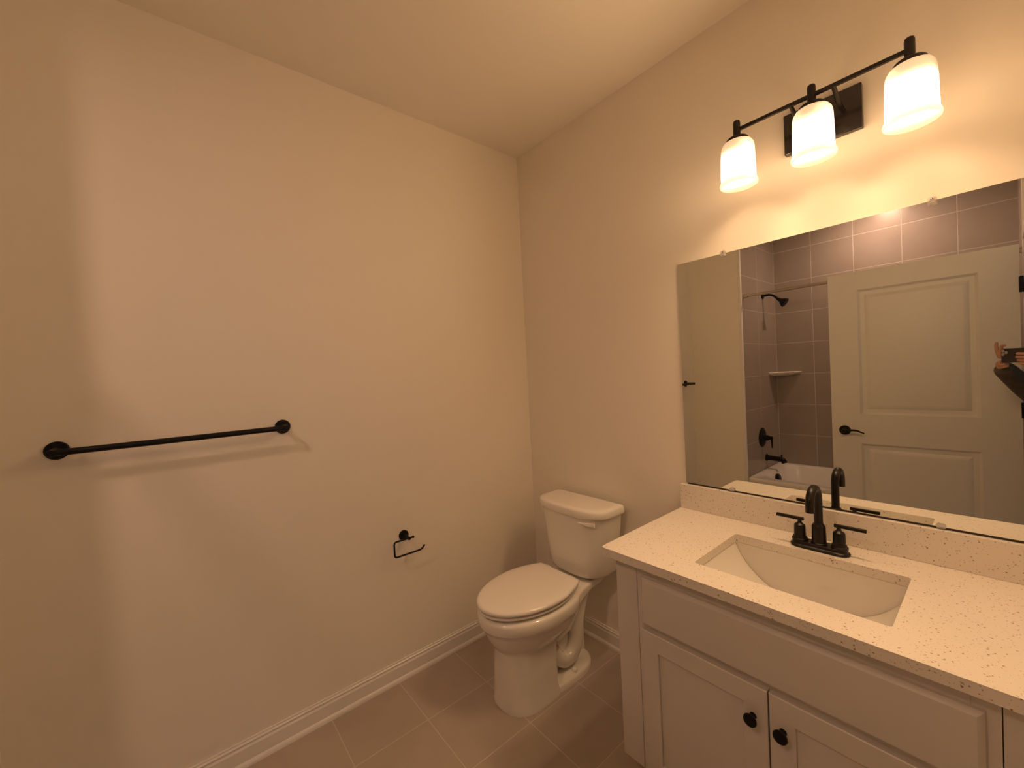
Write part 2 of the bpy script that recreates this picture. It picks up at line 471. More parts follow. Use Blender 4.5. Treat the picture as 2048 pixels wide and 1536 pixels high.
# ------------------------------------------------------------------ open door
dt = Vector((1.066, -2.012, 0.0)); dh = Vector((1.934, -2.040, 0.0))
DW = (dh-dt).length
door = tag(bpy.data.objects.new('door_1', None), kind='structure')
COL.objects.link(door)
door.location = dt
door['label'] = 'white two-panel door with black lever handle standing open before the tub, seen in the mirror'
ddir = (dh-dt).normalized(); dn = Vector((0, 0, 1)).cross(ddir)   # dn points to +y
DM = Matrix(((ddir.x, dn.x, 0, dt.x), (ddir.y, dn.y, 0, dt.y), (0, 0, 1, 0), (0, 0, 0, 1)))
def dl(name, bm, ma, parent=None, **k):
    bmesh.ops.transform(bm, matrix=DM, verts=bm.verts[:])
    o = link(name, bm, ma, parent, **k)
    return o
DT = 0.035; DZ0, DZ1 = 0.012, 2.022
panels = [(0.160, 0.715, 1.030, 1.895), (0.160, 0.715, 0.215, 0.825)]
def door_leaf():
    bm = B()
    # slab made as stiles and rails around two panel wells, local x along leaf, y = -DT..0 (room face at y=0)
    xs = (0, panels[0][0], panels[0][1], DW)
    box(bm, 0, xs[1], -DT, 0, DZ0, DZ1); box(bm, xs[2], DW, -DT, 0, DZ0, DZ1)
    box(bm, xs[1], xs[2], -DT, 0, DZ0, panels[1][2]); box(bm, xs[1], xs[2], -DT, 0, panels[1][3], panels[0][2]); box(bm, xs[1], xs[2], -DT, 0, panels[0][3], DZ1)
    for x0, x1, z0, z1 in panels:
        for sgn in (1, -1):
            def P(i, d):
                y = -d if sgn > 0 else -DT+d
                return [(x0+i, y, z0+i), (x1-i, y, z0+i), (x1-i, y, z1-i), (x0+i, y, z1-i)]
            loft(bm, [P(0, 0), P(0.004, 0.004), P(0.014, 0.0125), P(0.032, 0.014), P(0.037, 0.014), P(0.060, 0.004), P(0.063, 0.0035)], cap0=False, cap1=True)
    bmesh.ops.remove_doubles(bm, verts=bm.verts[:], dist=1e-5)
    return bm
dl('door_leaf', door_leaf(), DOORM, door, angle=20)
def lever(side):
    bm = B(); s = 1 if side > 0 else -1; y0 = 0 if side > 0 else -DT
    hx, hz = 0.073, 0.914
    lathe(bm, [(0.0, 0), (0.033, 0), (0.033, 0.005), (0.029, 0.010), (0.014, 0.013), (0.012, 0.04)], (hx, y0, hz), (0, s, 0))
    lathe(bm, [(0.012, 0.038), (0.0125, 0.058), (0.010, 0.063), (0, 0.064)], (hx, y0, hz), (0, s, 0))
    y = y0+s*0.052
    pts = spline([(hx-0.004, y, hz), (hx+0.03, y, hz+0.006), (hx+0.07, y, hz+0.006), (hx+0.095, y-0*s, hz-0.004), (hx+0.112, y, hz-0.010)], 6)
    n = len(pts)
    tube(bm, pts, [0.0085-0.0045*i/(n-1) for i in range(n)], 14)
    dl('door_handle', bm, BLACK, door)
lever(1); lever(-1)
for hz in (1.795, 1.08, 0.25):
    bm = B()
    cyl(bm, (DW+0.008, 0.004, hz-0.045), (DW+0.008, 0.004, hz+0.045), 0.0065, n=16)
    box(bm, DW-0.002, DW+0.008, -0.03, 0.003, hz-0.044, hz+0.044)
    box(bm, DW-0.004, DW+0.010, 0.0, 0.0022, hz-0.044, hz+0.044)
    dl('hinge', bm, BLACK, door)

# ------------------------------------------------------------------ mirror
MX0, MX1, MZ0, MZ1 = 0.991, 1.927, 0.9326, 1.858
mir = thing('wall_mirror', 'large frameless rectangular mirror on the wall above the speckled backsplash', 'mirror', (1.459, 0, MZ0))
bm = B(); fs = box(bm, MX0, MX1, -0.0065, -0.0034, MZ0, MZ1)
for f in fs:
    f.material_index = 1 if abs(f.calc_center_median().y+0.0065) < 1e-5 else 0
link('mirror_glass', bm, [MIRROREDGE, MIRRORM], mir, smooth=False)
bm = B(); box(bm, MX0+0.004, MX1-0.004, -0.0032, -0.0004, 0.9262, MZ1-0.006)  # dark sheet painted in as the shade line below the mirror's edge
link('mirror_gap_shade', bm, GAPSHADE, mir, smooth=False)
for cx in (1.177, 1.743):
    bm = B()
    loft(bm, [[(x, y, z) for x, z, _ in rr] for y, rr in ((-0.001, rrect(cx-0.009, cx+0.009, MZ1-0.013, MZ1+0.003, 0.004, 0)), )] and
         [[(p[0], yy, p[1]) for p in rrect(cx-0.0095+k, cx+0.0095-k, MZ1-0.014+k, MZ1+0.010-k, 0.005, 0)] for yy, k in ((-0.0068, 0), (-0.0105, 0), (-0.0120, 0.002))])
    cyl(bm, (cx, -0.001, MZ1+0.005), (cx, -0.0065, MZ1+0.005), 0.0045, n=16)
    c = link('mirror_clip', bm, CLEAR, mir)
    bm = B(); lathe(bm, [(0, 0.0145), (0.003, 0.0142), (0.0045, 0.0122), (0.0045, 0.011)], (cx, 0, MZ1+0.004), (0, -1, 0), n=16)
    link('screw', bm, CHROME, c)
    bm = B(); loft(bm, [[(p[0], yy, p[1]) for p in rrect(cx-0.010, cx+0.010, MZ0-0.004, MZ0+0.009, 0.005, 0)] for yy in (-0.0068, -0.011)])
    link('mirror_clip', bm, CLEAR, mir)

# ------------------------------------------------------------------ vanity cabinet
FY = -0.535; CX0, CX1 = 1.003, 1.933; CB = 0.794
van = thing('vanity_cabinet', 'white bathroom vanity cabinet with two shaker doors under the quartz countertop', 'cabinet', (1.468, -0.27, 0))
bm = B()
sx0, sx1 = 1.085, 1.851
box(bm, CX0+0.0, sx0-0.0016, FY, FY+0.02, 0.10, CB)           # left filler
link('filler_panel', bm, CABINET, van, bevel=0.0012)
bm = B(); box(bm, sx1+0.0016, CX1, FY, FY+0.02, 0.10, CB)               # right filler
link('filler_panel', bm, CABINET, van, bevel=0.0012)
bm = B(); box(bm, CX0, CX0+0.016, FY+0.02, -0.003, 0.10, CB)
link('side_panel', bm, CABINET, van, bevel=0.0012)
bm = B()
box(bm, sx0, sx0+0.038, FY, FY+0.02, 0.10, CB); box(bm, sx1-0.038, sx1, FY, FY+0.02, 0.10, CB)
box(bm, sx0+0.038, sx1-0.038, FY, FY+0.02, 0.745, CB); box(bm, sx0+0.038, sx1-0.038, FY, FY+0.02, 0.58, 0.622)
box(bm, sx0+0.038, sx1-0.038, FY, FY+0.02, 0.10, 0.135)
link('face_frame', bm, CABINET, van, bevel=0.001)
bm = B()
box(bm, sx0, sx0+0.016, FY+0.02, -0.003, 0.10, CB); box(bm, sx1-0.016, sx1, FY+0.02, -0.003, 0.10, CB)
box(bm, sx0+0.016, sx1-0.016, FY+0.02, -0.003, 0.10, 0.116); box(bm, sx0+0.016, sx1-0.016, -0.02, -0.003, 0.116, CB)
link('cabinet_body', bm, CABINET, van, smooth=False)
bm = B(); box(bm, CX0+0.03, CX1-0.0, FY+0.075, FY+0.09, 0.0, 0.10); box(bm, CX0+0.03, CX0+0.046, FY+0.09, -0.02, 0.0, 0.10)
link('toe_kick', bm, CABINET, van, smooth=False)
DYF = FY-0.019
def shaker(x0, x1, z0, z1, rail=0.057):
    bm = B()
    def R(i, y): return [(x0+i, y, z0+i), (x1-i, y, z0+i), (x1-i, y, z1-i), (x0+i, y, z1-i)]
    loft(bm, [R(0, FY-0.0005), R(0, DYF+0.002), R(0.002, DYF), R(rail-0.001, DYF), R(rail, DYF+0.001), R(rail, DYF+0.0075)], cap0=True, cap1=True)
    return bm
bm = B()
x0, x1, z0, z1 = 1.105, 1.831, 0.603, 0.757
def R(i, y): return [(x0+i, y, z0+i), (x1-i, y, z0+i), (x1-i, y, z1-i), (x0+i, y, z1-i)]
loft(bm, [R(0, FY-0.0005), R(0, DYF+0.009), R(0.002, DYF+0.006), R(0.010, DYF+0.0005), R(0.013, DYF)])
link('drawer_front', bm, CABINET, van, angle=25)
for (a, b_, kx) in ((1.105, 1.4662, 1.432), (1.4698, 1.831, 1.500)):
    d = link('cabinet_door', shaker(a, b_, 0.118, 0.590), CABINET, van, angle=25)
    bm = B()
    lathe(bm, [(0.0, 0.0), (0.0085, 0.0), (0.0075, 0.003), (0.0055, 0.008), (0.006, 0.013), (0.0150, 0.018), (0.0165, 0.0215), (0.0150, 0.0255), (0.009, 0.028), (0, 0.029)], (kx, DYF, 0.508), (0, -1, 0), n=36)
    link('knob', bm, BLACK, d)

# ------------------------------------------------------------------ countertop with sink cutout, backsplash
CT = 0.822; CTH = 0.028
SX0, SX1, SY0, SY1 = 1.2445, 1.6955, -0.466, -0.158
ctop = thing('countertop', 'speckled white quartz countertop with sink cutout on the white vanity', 'countertop', (1.46, -0.28, CB))
def counter():
    bm = B()
    xl, xr, yf, yb = 0.968, L-0.002, -0.5692, -0.001
    r = 0.014
    outer = [(xr, yf), (xr, yb), (xl, yb)]
    for i in range(7):
        a = PI + PI/2*i/6
        outer.append((xl+r+r*math.cos(a), yf+r+r*math.sin(a)))
    inner = [(p[0], p[1]) for p in rrect(SX0, SX1, SY0, SY1, 0.009, 0)]
    vo = [bm.verts.new((x, y, CT)) for x, y in outer]; vi = [bm.verts.new((x, y, CT)) for x, y in inner]
    eds = [bm.edges.new((v[i], v[(i+1) % len(v)])) for v in (vo, vi) for i in range(len(v))]
    res = bmesh.ops.triangle_fill(bm, use_beauty=True, use_dissolve=False, edges=eds)
    # drop any faces inside the hole
    for f in [f for f in bm.faces if SX0+0.01 < f.calc_center_median().x < SX1-0.01 and SY0+0.01 < f.calc_center_median().y < SY1-0.01 and all(v in vi for v in f.verts)]:
        bm.faces.remove(f)
    top = bm.faces[:]
    ret = bmesh.ops.extrude_face_region(bm, geom=top)
    for v in [g for g in ret['geom'] if isinstance(g, bmesh.types.BMVert)]:
        v.co.z -= CTH
    return bm
link('worktop', counter(), QUARTZ, ctop, bevel=0.0018, angle=30)
bm = B(); box(bm, 0.9690, L-0.002, -0.0205, -0.001, CT+0.0002, 0.9256)
tag(link('backsplash', bm, QUARTZ, bevel=0.0012), 'speckled white quartz backsplash strip standing behind the faucet below the mirror', 'backsplash')

# ------------------------------------------------------------------ undermount sink
sink = thing('undermount_sink', 'white rectangular undermount sink with a curved trough bottom, let into the countertop', 'sink', (1.47, -0.312, 0.64))
def sink_bm():
    bm = B()
    zt = CT-CTH-0.0005
    x0, x1, y0, y1 = SX0-0.002, SX1+0.002, SY0-0.002, SY1+0.002
    n = 40; xc = (x0+x1)/2; hw = (x1-x0)/2; dep = 0.148
    rows = []
    ys = [y0]+[y0+0.004*k for k in range(1, 4)]+[y0+0.02, (y0+y1)/2, y1-0.02]+[y1-0.012, y1-0.008, y1-0.004]+[y1]
    prof = []
    for i in range(n+1):
        t = -1+2*i/n
        z = zt - dep*(1-abs(t)**2.5)**0.75
        prof.append((xc+hw*t, z))
    # inner trough surface
    grid = []
    for j, y in enumerate(ys):
        grid.append([bm.verts.new((x, y, z)) for x, z in prof])
    for j in range(len(ys)-1):
        for i in range(n):
            bm.faces.new((grid[j][i], grid[j][i+1], grid[j+1][i+1], grid[j+1][i]))
    # front and back walls of the basin
    for g, s in ((grid[0], 1), (grid[-1], -1)):
        top = [bm.verts.new((v.co.x, v.co.y, zt)) for v in g[1:-1]]
        top = [g[0]]+top+[g[-1]]
        for i in range(n):
            vs = [g[i], g[i+1], top[i+1], top[i]]
            u = []
            for v in vs:
                if v not in u: u.append(v)
            if len(u) >= 3:
                try: bm.faces.new(u)
                except ValueError: pass
    return bm
SINKW = mat('white_sink_china', (0.80, 0.77, 0.71), 0.12, coat=0.5)
o = link('basin', sink_bm(), SINKW, sink, angle=50)
bm = B()
def under(dz, k): return rrect(SX0-0.010+k, SX1+0.010-k, SY0-0.010, SY1+0.010, 0.008, CT-CTH+dz)
def rim(z, e): return rrect(SX0-e, SX1+e, SY0-e, SY1+e, 0.012, z)
loft(bm, [rim(CT-CTH-0.0006, 0.0), rim(CT-CTH-0.0006, 0.026), rim(CT-CTH-0.014, 0.026), rim(CT-CTH-0.016, 0.012), under(-0.06, 0.0), under(-0.13, 0.03), under(-0.155, 0.09)], cap0=False, cap1=True)
link('sink_shell', bm, PORCELAIN, sink, angle=40)
bm = B(); lathe(bm, [(0, 0.004), (0.012, 0.004), (0.020, 0.003), (0.023, 0.0)], (1.47, -0.312, 0.6465), n=28)
link('drain', bm, BRONZE, sink)

# ------------------------------------------------------------------ faucet
FX, FYY = 1.4795, -0.112
fau = thing('sink_faucet', 'dark bronze two-handle arched faucet on the quartz countertop behind the sink', 'faucet', (FX, FYY, CT))
def stadium(hl, hw_, z, n=12):
    out = []
    for i in range(n+1):
        a = -PI/2+PI*i/n; out.append((FX+hl-hw_+hw_*math.cos(a), FYY+hw_*math.sin(a), z))
    for i in range(n+1):
        a = PI/2+PI*i/n; out.append((FX-hl+hw_+hw_*math.cos(a), FYY+hw_*math.sin(a), z))
    return out
bm = B()
loft(bm, [stadium(0.0775, 0.0270, CT), stadium(0.0785, 0.0280, CT+0.003), stadium(0.0785, 0.0280, CT+0.006), stadium(0.0755, 0.0250, CT+0.009), stadium(0.0735, 0.0232, CT+0.010), stadium(0.0730, 0.0228, CT+0.017), stadium(0.0715, 0.0212, CT+0.0195)])
link('base_plate', bm, BRONZE, fau, angle=30)
z0 = CT+0.018
bm = B()
lathe(bm, [(0.022, 0), (0.022, 0.004), (0.0195, 0.006), (0.0185, 0.056), (0.0175, 0.060), (0.0125, 0.066), (0.0115, 0.070)], (FX, FYY, z0), cap0=True)
spts = [(FX, FYY, z0+0.06), (FX, FYY, z0+0.10)]
cz = 0.984; R_ = 0.0425
for i in range(0, 19):
    a = PI*i/18
    spts.append((FX, FYY-R_+R_*math.cos(a), cz+R_*math.sin(a)))
spts.append((FX, FYY-2*R_, cz-0.022))
tube(bm, spts, 0.0118, 24)
link('spout', bm, BRONZE, fau)
for s in (-1, 1):
    hx = FX+s*0.0515
    bm = B()
    lathe(bm, [(0.0225, 0), (0.0225, 0.006), (0.0195, 0.009), (0.0190, 0.013), (0.0165, 0.014), (0.0155, 0.046), (0.0145, 0.050), (0.007, 0.056), (0.0055, 0.062), (0.0075, 0.068), (0.0, 0.069)], (hx, FYY, z0), cap0=True, n=32)
    h = link('valve_body', bm, BRONZE, fau)
    bm = B()
    xa, xb = (hx+0.012, hx-0.066) if s < 0 else (hx-0.012, hx+0.066)
    box(bm, min(xa, xb), max(xa, xb), FYY-0.0048, FYY+0.0048, z0+0.0645, z0+0.0745)
    link('lever_handle', bm, BRONZE, h, bevel=0.0015)

# ------------------------------------------------------------------ vanity light
vl = thing('vanity_light', 'three-shade dark bronze wall light with lit frosted glass shades above the mirror', 'wall light', (1.5, 0, 2.2))
bm = B(); box(bm, 1.396, 1.602, -0.022, 0.0, 2.130, 2.264)
link('back_plate', bm, GLOSSBLACK, vl, bevel=0.003)
BY = -0.128; LX = (1.2875, 1.502, 1.7175)
bm = B(); box(bm, LX[0], LX[2], BY-0.0045, BY+0.0045, 2.229, 2.240)
link('cross_bar', bm, BRONZE, vl, bevel=0.001)
for ax in (1.447, 1.555):
    bm = B()
    tube(bm, fillet([(ax, -0.02, 2.205), (ax, -0.055, 2.205), (ax, BY, 2.2345)], 0.02), 0.006, 12)
    link('support_arm', bm, BRONZE, vl)
for lx in LX:
    bm = B()
    lathe(bm, [(0, 0.062), (0.006, 0.061), (0.0098, 0.058), (0.0112, 0.052), (0.0112, 0.002), (0.030, 0.000), (0.034, -0.004), (0.0345, -0.012), (0.018, -0.012), (0.018, -0.032), (0.0, -0.032)], (lx, BY, 2.206), n=36)
    p = link('socket_post', bm, BRONZE, vl)
    bm = B()
    zt = 2.2035
    prof = [(0.0195, -0.010), (0.034, -0.0095), (0.043, -0.014), (0.0490, -0.024), (0.0515, -0.038), (0.0520, -0.060), (0.0528, -0.100), (0.0536, -0.138), (0.0550, -0.143), (0.0575, -0.148), (0.0585, -0.153), (0.0575, -0.158), (0.0550, -0.1595),
            (0.0530, -0.157), (0.0518, -0.146), (0.0502, -0.136), (0.0494, -0.100), (0.0486, -0.060), (0.0480, -0.040), (0.0457, -0.027), (0.0405, -0.018), (0.033, -0.0135), (0.0195, -0.0135), (0.0195, -0.010)]
    lathe(bm, [(r, h) for r, h in prof], (lx, BY, zt), n=56)
    bmesh.ops.recalc_face_normals(bm, faces=bm.faces[:])
    for f in bm.faces:
        c = f.calc_center_median()
        rad = math.hypot(c.x-lx, c.y-BY)
        out = (c.x-lx)*f.normal.x+(c.y-BY)*f.normal.y
        f.material_index = 1 if (rad > 0.030 and c.z > zt-0.140 and (out > 0.2*rad or f.normal.z > 0.3)) else 0
    link('lamp_shade', bm, [FROST, GLOWGLASS], p)
    bm = B()
    bz = 2.105
    bprof = [(p.x, p.z) for p in spline([(0.0, 0, -0.030), (0.010, 0, -0.0285), (0.019, 0, -0.022), (0.0245, 0, -0.012), (0.0260, 0, 0.0), (0.0245, 0, 0.012), (0.020, 0, 0.024), (0.016, 0, 0.038), (0.0135, 0, 0.052), (0.013, 0, 0.071)], 5)]
    lathe(bm, bprof, (lx, BY, bz), n=96, cap1=True)
    bm.normal_update()
    bmesh.ops.recalc_face_normals(bm, faces=bm.faces[:])
    for f in bm.faces:      # added unlit mask on wall side and tip keeps the wall from washing out
        f.material_index = 1 if f.normal.y > 0.1 + 0.5*min(0.0, f.normal.z) or f.calc_center_median().z > bz+0.05 else 0
    link('light_bulb', bm, [BULBM, BULBMASK], p)

# ------------------------------------------------------------------ towel bar
TZ = 1.267
tb = thing('towel_bar', 'long black towel bar on two round flanges on the left wall', 'towel bar', (0, -1.65, TZ))
for ty in (-1.342, -1.957):
    bm = B()
    lathe(bm, [(0.0, 0.0), (0.028, 0.0), (0.028, 0.006), (0.026, 0.0085), (0.0105, 0.0095), (0.0105, 0.086), (0.0095, 0.088), (0.0, 0.088)], (0, ty, TZ), (1, 0, 0), n=40)
    link('wall_post', bm, BLACK, tb)
bm = B(); cyl(bm, (0.076, -1.957, TZ), (0.076, -1.342, TZ), 0.0098, n=28)
link('bar_rod', bm, BLACK, tb)

# ------------------------------------------------------------------ toilet paper holder
tp = thing('toilet_paper_holder', 'small black open-arm toilet paper holder on the left wall near the toilet', 'toilet paper holder', (0, -0.858, 0.682))
bm = B()
lathe(bm, [(0.0, 0.0), (0.024, 0.0), (0.024, 0.006), (0.022, 0.008), (0.0075, 0.009), (0.0075, 0.066), (0.0, 0.066)], (0, -0.856, 0.682), (1, 0, 0), n=36)
link('wall_post', bm, BLACK, tp)
bm = B()
tx = 0.058
tube(bm, fillet([(tx, -0.834, 0.682), (tx, -0.929, 0.682), (tx, -0.929, 0.610), (tx, -0.794, 0.610), (tx, -0.776, 0.628)], 0.014), 0.0042, 12)
lathe(bm, [(0, 0), (0.0058, 0.001), (0.0058, 0.008), (0, 0.009)], (tx, -0.838, 0.682), (0, 1, 0), n=14)
link('wire_arm', bm, BLACK, tp)

# ------------------------------------------------------------------ toilet
TX = 0.466
toi = thing('toilet', 'white two-piece toilet with closed lid between left wall and vanity', 'toilet', (TX, -0.42, 0))
def egg(hw, yf, yb, z, n=48, p=2.0, sq=0.0, cx=TX):
    """egg outline: rounded front at yf, back at yb; sq squares off the rear"""
    out = []
    ym = yb + (yf-yb)*0.46
    for i in range(n):
        a = 2*PI*i/n
        c, s = math.cos(a), math.sin(a)
        if s < 0:      # front half
            e = 2.0/p
            x = hw*math.copysign(abs(c)**e, c); y = ym + (ym-yf)*-abs(s)**e
        else:
            q = 2.0/(2.0+sq)
            x = hw*math.copysign(abs(c)**q, c); y = ym + (yb-ym)*abs(s)**q
        out.append((cx+x, y, z))
    return out
# pedestal and bowl, one casting
bm = B()
loft(bm, [
    egg(0.124, -0.668, -0.405, 0.000, p=2.5, sq=6), egg(0.124, -0.669, -0.405, 0.010, p=2.5, sq=6),
    egg(0.119, -0.664, -0.41, 0.030, p=2.5, sq=6), egg(0.114, -0.662, -0.41, 0.10, p=2.5, sq=6),
    egg(0.110, -0.660, -0.41, 0.17, p=2.5, sq=6), egg(0.109, -0.659, -0.40, 0.242, p=2.45, sq=5),
    egg(0.114, -0.663, -0.36, 0.251, p=2.3, sq=1.6), egg(0.134, -0.681, -0.31, 0.270, p=2.15, sq=1.0),
    egg(0.153, -0.698, -0.28, 0.304, p=2.1, sq=1.0), egg(0.165, -0.711, -0.26, 0.335, p=2.05, sq=1.0),
    egg(0.170, -0.717, -0.255, 0.352, p=2.05, sq=1.0), egg(0.180, -0.727, -0.25, 0.361, p=2.05, sq=1.0),
    egg(0.184, -0.731, -0.25, 0.368, p=2.05, sq=1.0), egg(0.185, -0.733, -0.25, 0.402, p=2.05, sq=1.0),
    egg(0.181, -0.729, -0.253, 0.413, p=2.05, sq=1.0), egg(0.170, -0.718, -0.262, 0.4165, p=2.05, sq=1.0)])
link('bowl', bm, PORCELAIN, toi, angle=60)
# rear deck and web between bowl and tank
bm = B()
def sec(y, hw, z0, z1, r=0.012):
    return [(TX+x, y, z) for x, z, _ in [(p[0], p[1], 0) for p in rrect(-hw, hw, z0, z1, r, 0)]]
loft(bm, [sec(-0.060, 0.112, 0.385, 0.414), sec(-0.12, 0.120, 0.382, 0.417), sec(-0.19, 0.124, 0.378, 0.417), sec(-0.26, 0.136, 0.365, 0.417), sec(-0.32, 0.155, 0.358, 0.416), sec(-0.38, 0.160, 0.355, 0.415)])
loft(bm, [sec(-0.10, 0.050, 0.34, 0.39), sec(-0.19, 0.072, 0.31, 0.39), sec(-0.26, 0.095, 0.275, 0.38), sec(-0.34, 0.120, 0.245, 0.38), sec(-0.42, 0.125, 0.235, 0.37)])
link('rear_deck', bm, PORCELAIN, toi, angle=40)
bm = B()
loft(bm, [sec(-0.14, 0.022, 0.02, 0.36), sec(-0.19, 0.030, 0.02, 0.36), sec(-0.28, 0.034, 0.02, 0.34), sec(-0.42, 0.060, 0.02, 0.34)])
link('rear_web', bm, PORCELAIN, toi, angle=40)
# low foot at the rear with bolt caps
bm = B()
def foot(z, e): return egg(0.122-e, -0.52+e, -0.135-e, z, p=3, sq=0.6)
loft(bm, [foot(0, 0), foot(0.018, 0.001), foot(0.025, 0.005), foot(0.030, 0.014), foot(0.036, 0.045), foot(0.040, 0.07)])
foot_o = link('foot', bm, PORCELAIN, toi, angle=50)
for s in (-1, 1):
    bm = B(); lathe(bm, [(0.0135, 0), (0.0135, 0.010), (0.011, 0.016), (0.006, 0.0195), (0, 0.0205)], (TX+s*0.096, -0.300, 0.027), n=24)
    link('bolt_cap', bm, SEATM, foot_o)
# visible trapway: S-shaped tube on each side
for s in (-1, 1):
    bm = B()
    pts = spline([(TX+s*0.045, -0.385, 0.150), (TX+s*0.056, -0.365, 0.105), (TX+s*0.060, -0.325, 0.076), (TX+s*0.060, -0.272, 0.090), (TX+s*0.057, -0.242, 0.140), (TX+s*0.056, -0.232, 0.195), (TX+s*0.056, -0.218, 0.250), (TX+s*0.054, -0.190, 0.310), (TX+s*0.052, -0.160, 0.350)], 7)
    tube(bm, pts, [0.030+0.004*math.sin(PI*i/(len(pts)-1)) for i in range(len(pts))], 24)
    link('trapway', bm, PORCELAIN, toi, angle=60)
# seat ring and lid
def seat_loop(k, z):
    """front half an ellipse, rear narrowing to a straight hinge edge with crisp corners"""
    out = []; hw, yf, ym, yb, hb = 0.181-k, -0.738+k, -0.465, -0.272-k, 0.128-k
    n = 40
    for i in range(n+1):
        a = PI*i/n
        out.append((TX-hw*math.cos(a), ym-(ym-yf)*math.sin(a), z))
    m_ = 12
    for sgn in (1, -1):
        rng = range(1, m_+1) if sgn > 0 else range(m_, 0, -1)
        for i in rng:
            t = i/m_
            out.append((TX+sgn*(hw-(hw-hb)*t**1.9), ym+(yb-ym)*t, z))
    return out
bm = B()
loft(bm, [seat_loop(0.028, 0.4275), seat_loop(0.010, 0.4280), seat_loop(0.006, 0.432), seat_loop(0.007, 0.4390), seat_loop(0.014, 0.4415)])
link('seat', bm, SEATM, toi, angle=50)
bm = B()
loft(bm, [seat_loop(0.024, 0.4472), seat_loop(0.003, 0.4480), seat_loop(0.0, 0.4510), seat_loop(0.001, 0.4590), seat_loop(0.005, 0.4640), seat_loop(0.014, 0.4668), seat_loop(0.05, 0.4685), seat_loop(0.10, 0.4692)])
link('seat_lid', bm, SEATM, toi, angle=60)
for s in (-1, 1):
    bm = B()
    cyl(bm, (TX+s*0.060, -0.272, 0.450), (TX+s*0.095, -0.272, 0.450), 0.0115, n=20)
    box(bm, TX+s*0.0775-0.018, TX+s*0.0775+0.018, -0.285, -0.255, 0.4190, 0.448)
    link('seat_hinge', bm, SEATM, toi, bevel=0.002)
# tank: bow-fronted, tapering downward
def tank_loop(hw, yf, yb, z, bow, r=0.03, n=18):
    out = []
    # back edge from +x to -x, rounded corners, then bowed front from -x to +x
    rb = 0.018
    for i in range(6):
        a = PI/2*i/5; out.append((TX+hw-rb+rb*math.cos(a), yb-rb+rb*math.sin(a), z))
    for i in range(6):
        a = PI/2+PI/2*i/5; out.append((TX-hw+rb+rb*math.cos(a), yb-rb+rb*math.sin(a), z))
    for i in range(n+1):
        t = -1+2*i/n
        x = hw*math.copysign(abs(math.sin(t*PI/2))**0.92, t)
        y = yf + bow*(1-(1-abs(x/hw)**3.2)**(1/2.0))
        out.append((TX+x, y, z))
    return out
bm = B()
TK = -0.004
loft(bm, [tank_loop(0.150, -0.205, -0.040, 0.428, 0.10), tank_loop(0.168, -0.218, -0.034, 0.438, 0.105), tank_loop(0.176, -0.222, -0.032, 0.455, 0.105),
          tank_loop(0.190, -0.226, -0.032, 0.56, 0.10), tank_loop(0.205, -0.230, -0.032, 0.68, 0.095), tank_loop(0.212, -0.232, -0.032, 0.735, 0.095)])
tank = link('tank', bm, PORCELAIN, toi, angle=50)
bm = B()
loft(bm, [tank_loop(0.212, -0.232, -0.030, 0.736, 0.095), tank_loop(0.2225, -0.243, -0.024, 0.7365, 0.10), tank_loop(0.2245, -0.245, -0.022, 0.741, 0.10), tank_loop(0.2225, -0.243, -0.024, 0.765, 0.10),
          tank_loop(0.2195, -0.240, -0.027, 0.7715, 0.10), tank_loop(0.212, -0.232, -0.034, 0.7760, 0.10), tank_loop(0.190, -0.212, -0.052, 0.7775, 0.095)])
link('tank_lid', bm, PORCELAIN, toi, angle=60)
bm = B()
lathe(bm, [(0.010, 0), (0.011, 0.010), (0, 0.012)], (TX+0.170, -0.196, 0.715), (0.25, -1, 0), n=20)
pts = spline([(TX+0.182, -0.212, 0.7155), (TX+0.160, -0.226, 0.7175), (TX+0.140, -0.238, 0.7185), (TX+0.110, -0.247, 0.7185)], 5)
n_ = len(pts)
loops = []
for i, p in enumerate(pts):
    t = i/(n_-1); hh = 0.0095*(1-t)**0.6+0.0035 if t > 0.35 else 0.0115; hh = max(0.0045, 0.0115-0.0105*max(0, t-0.35)*1.6)
    loops.append([p+Vector((0, 0.003, -hh)), p+Vector((0, -0.003, -hh)), p+Vector((0, -0.004, 0)), p+Vector((0, -0.003, hh*0.5)), p+Vector((0, 0.003, hh*0.5))])
loft(bm, loops)
link('flush_lever', bm, SEATM, toi, angle=40)

# ------------------------------------------------------------------ bathtub
tub = thing('bathtub', 'white alcove bathtub below the grey shower tile, seen in the mirror', 'bathtub', (1.2, -2.53, 0))
bm = B()
X0, X1, Y0, Y1 = XW+0.001, L-0.009, YB+0.001, -2.140
RZ = 0.432
loft(bm, [rrect(X0, X1, Y0, Y1-0.012, 0.006, 0.0), rrect(X0, X1, Y0, Y1-0.012, 0.006, RZ-0.05), rrect(X0, X1, Y0, Y1-0.002, 0.006, RZ-0.035), rrect(X0, X1, Y0, Y1, 0.008, RZ-0.012), rrect(X0+0.003, X1-0.003, Y0+0.003, Y1-0.005, 0.010, RZ),
          rrect(X0+0.075, X1-0.075, Y0+0.055, Y1-0.085, 0.10, RZ-0.001), rrect(X0+0.088, X1-0.095, Y0+0.064, Y1-0.096, 0.11, RZ-0.016),
          rrect(X0+0.105, X1-0.16, Y0+0.080, Y1-0.110, 0.12, 0.25), rrect(X0+0.125, X1-0.24, Y0+0.10, Y1-0.13, 0.12, 0.13), rrect(X0+0.17, X1-0.30, Y0+0.14, Y1-0.17, 0.10, 0.105)], cap0=True, cap1=True)
link('tub_shell', bm, ACRYL, tub, angle=50)
bm = B(); lathe(bm, [(0.040, 0), (0.042, 0.018), (0.034, 0.028), (0, 0.030)], (X0+0.092, -2.53, 0.362), (1, 0, 0.15), n=28)
link('overflow_plate', bm, BLACK, tub)
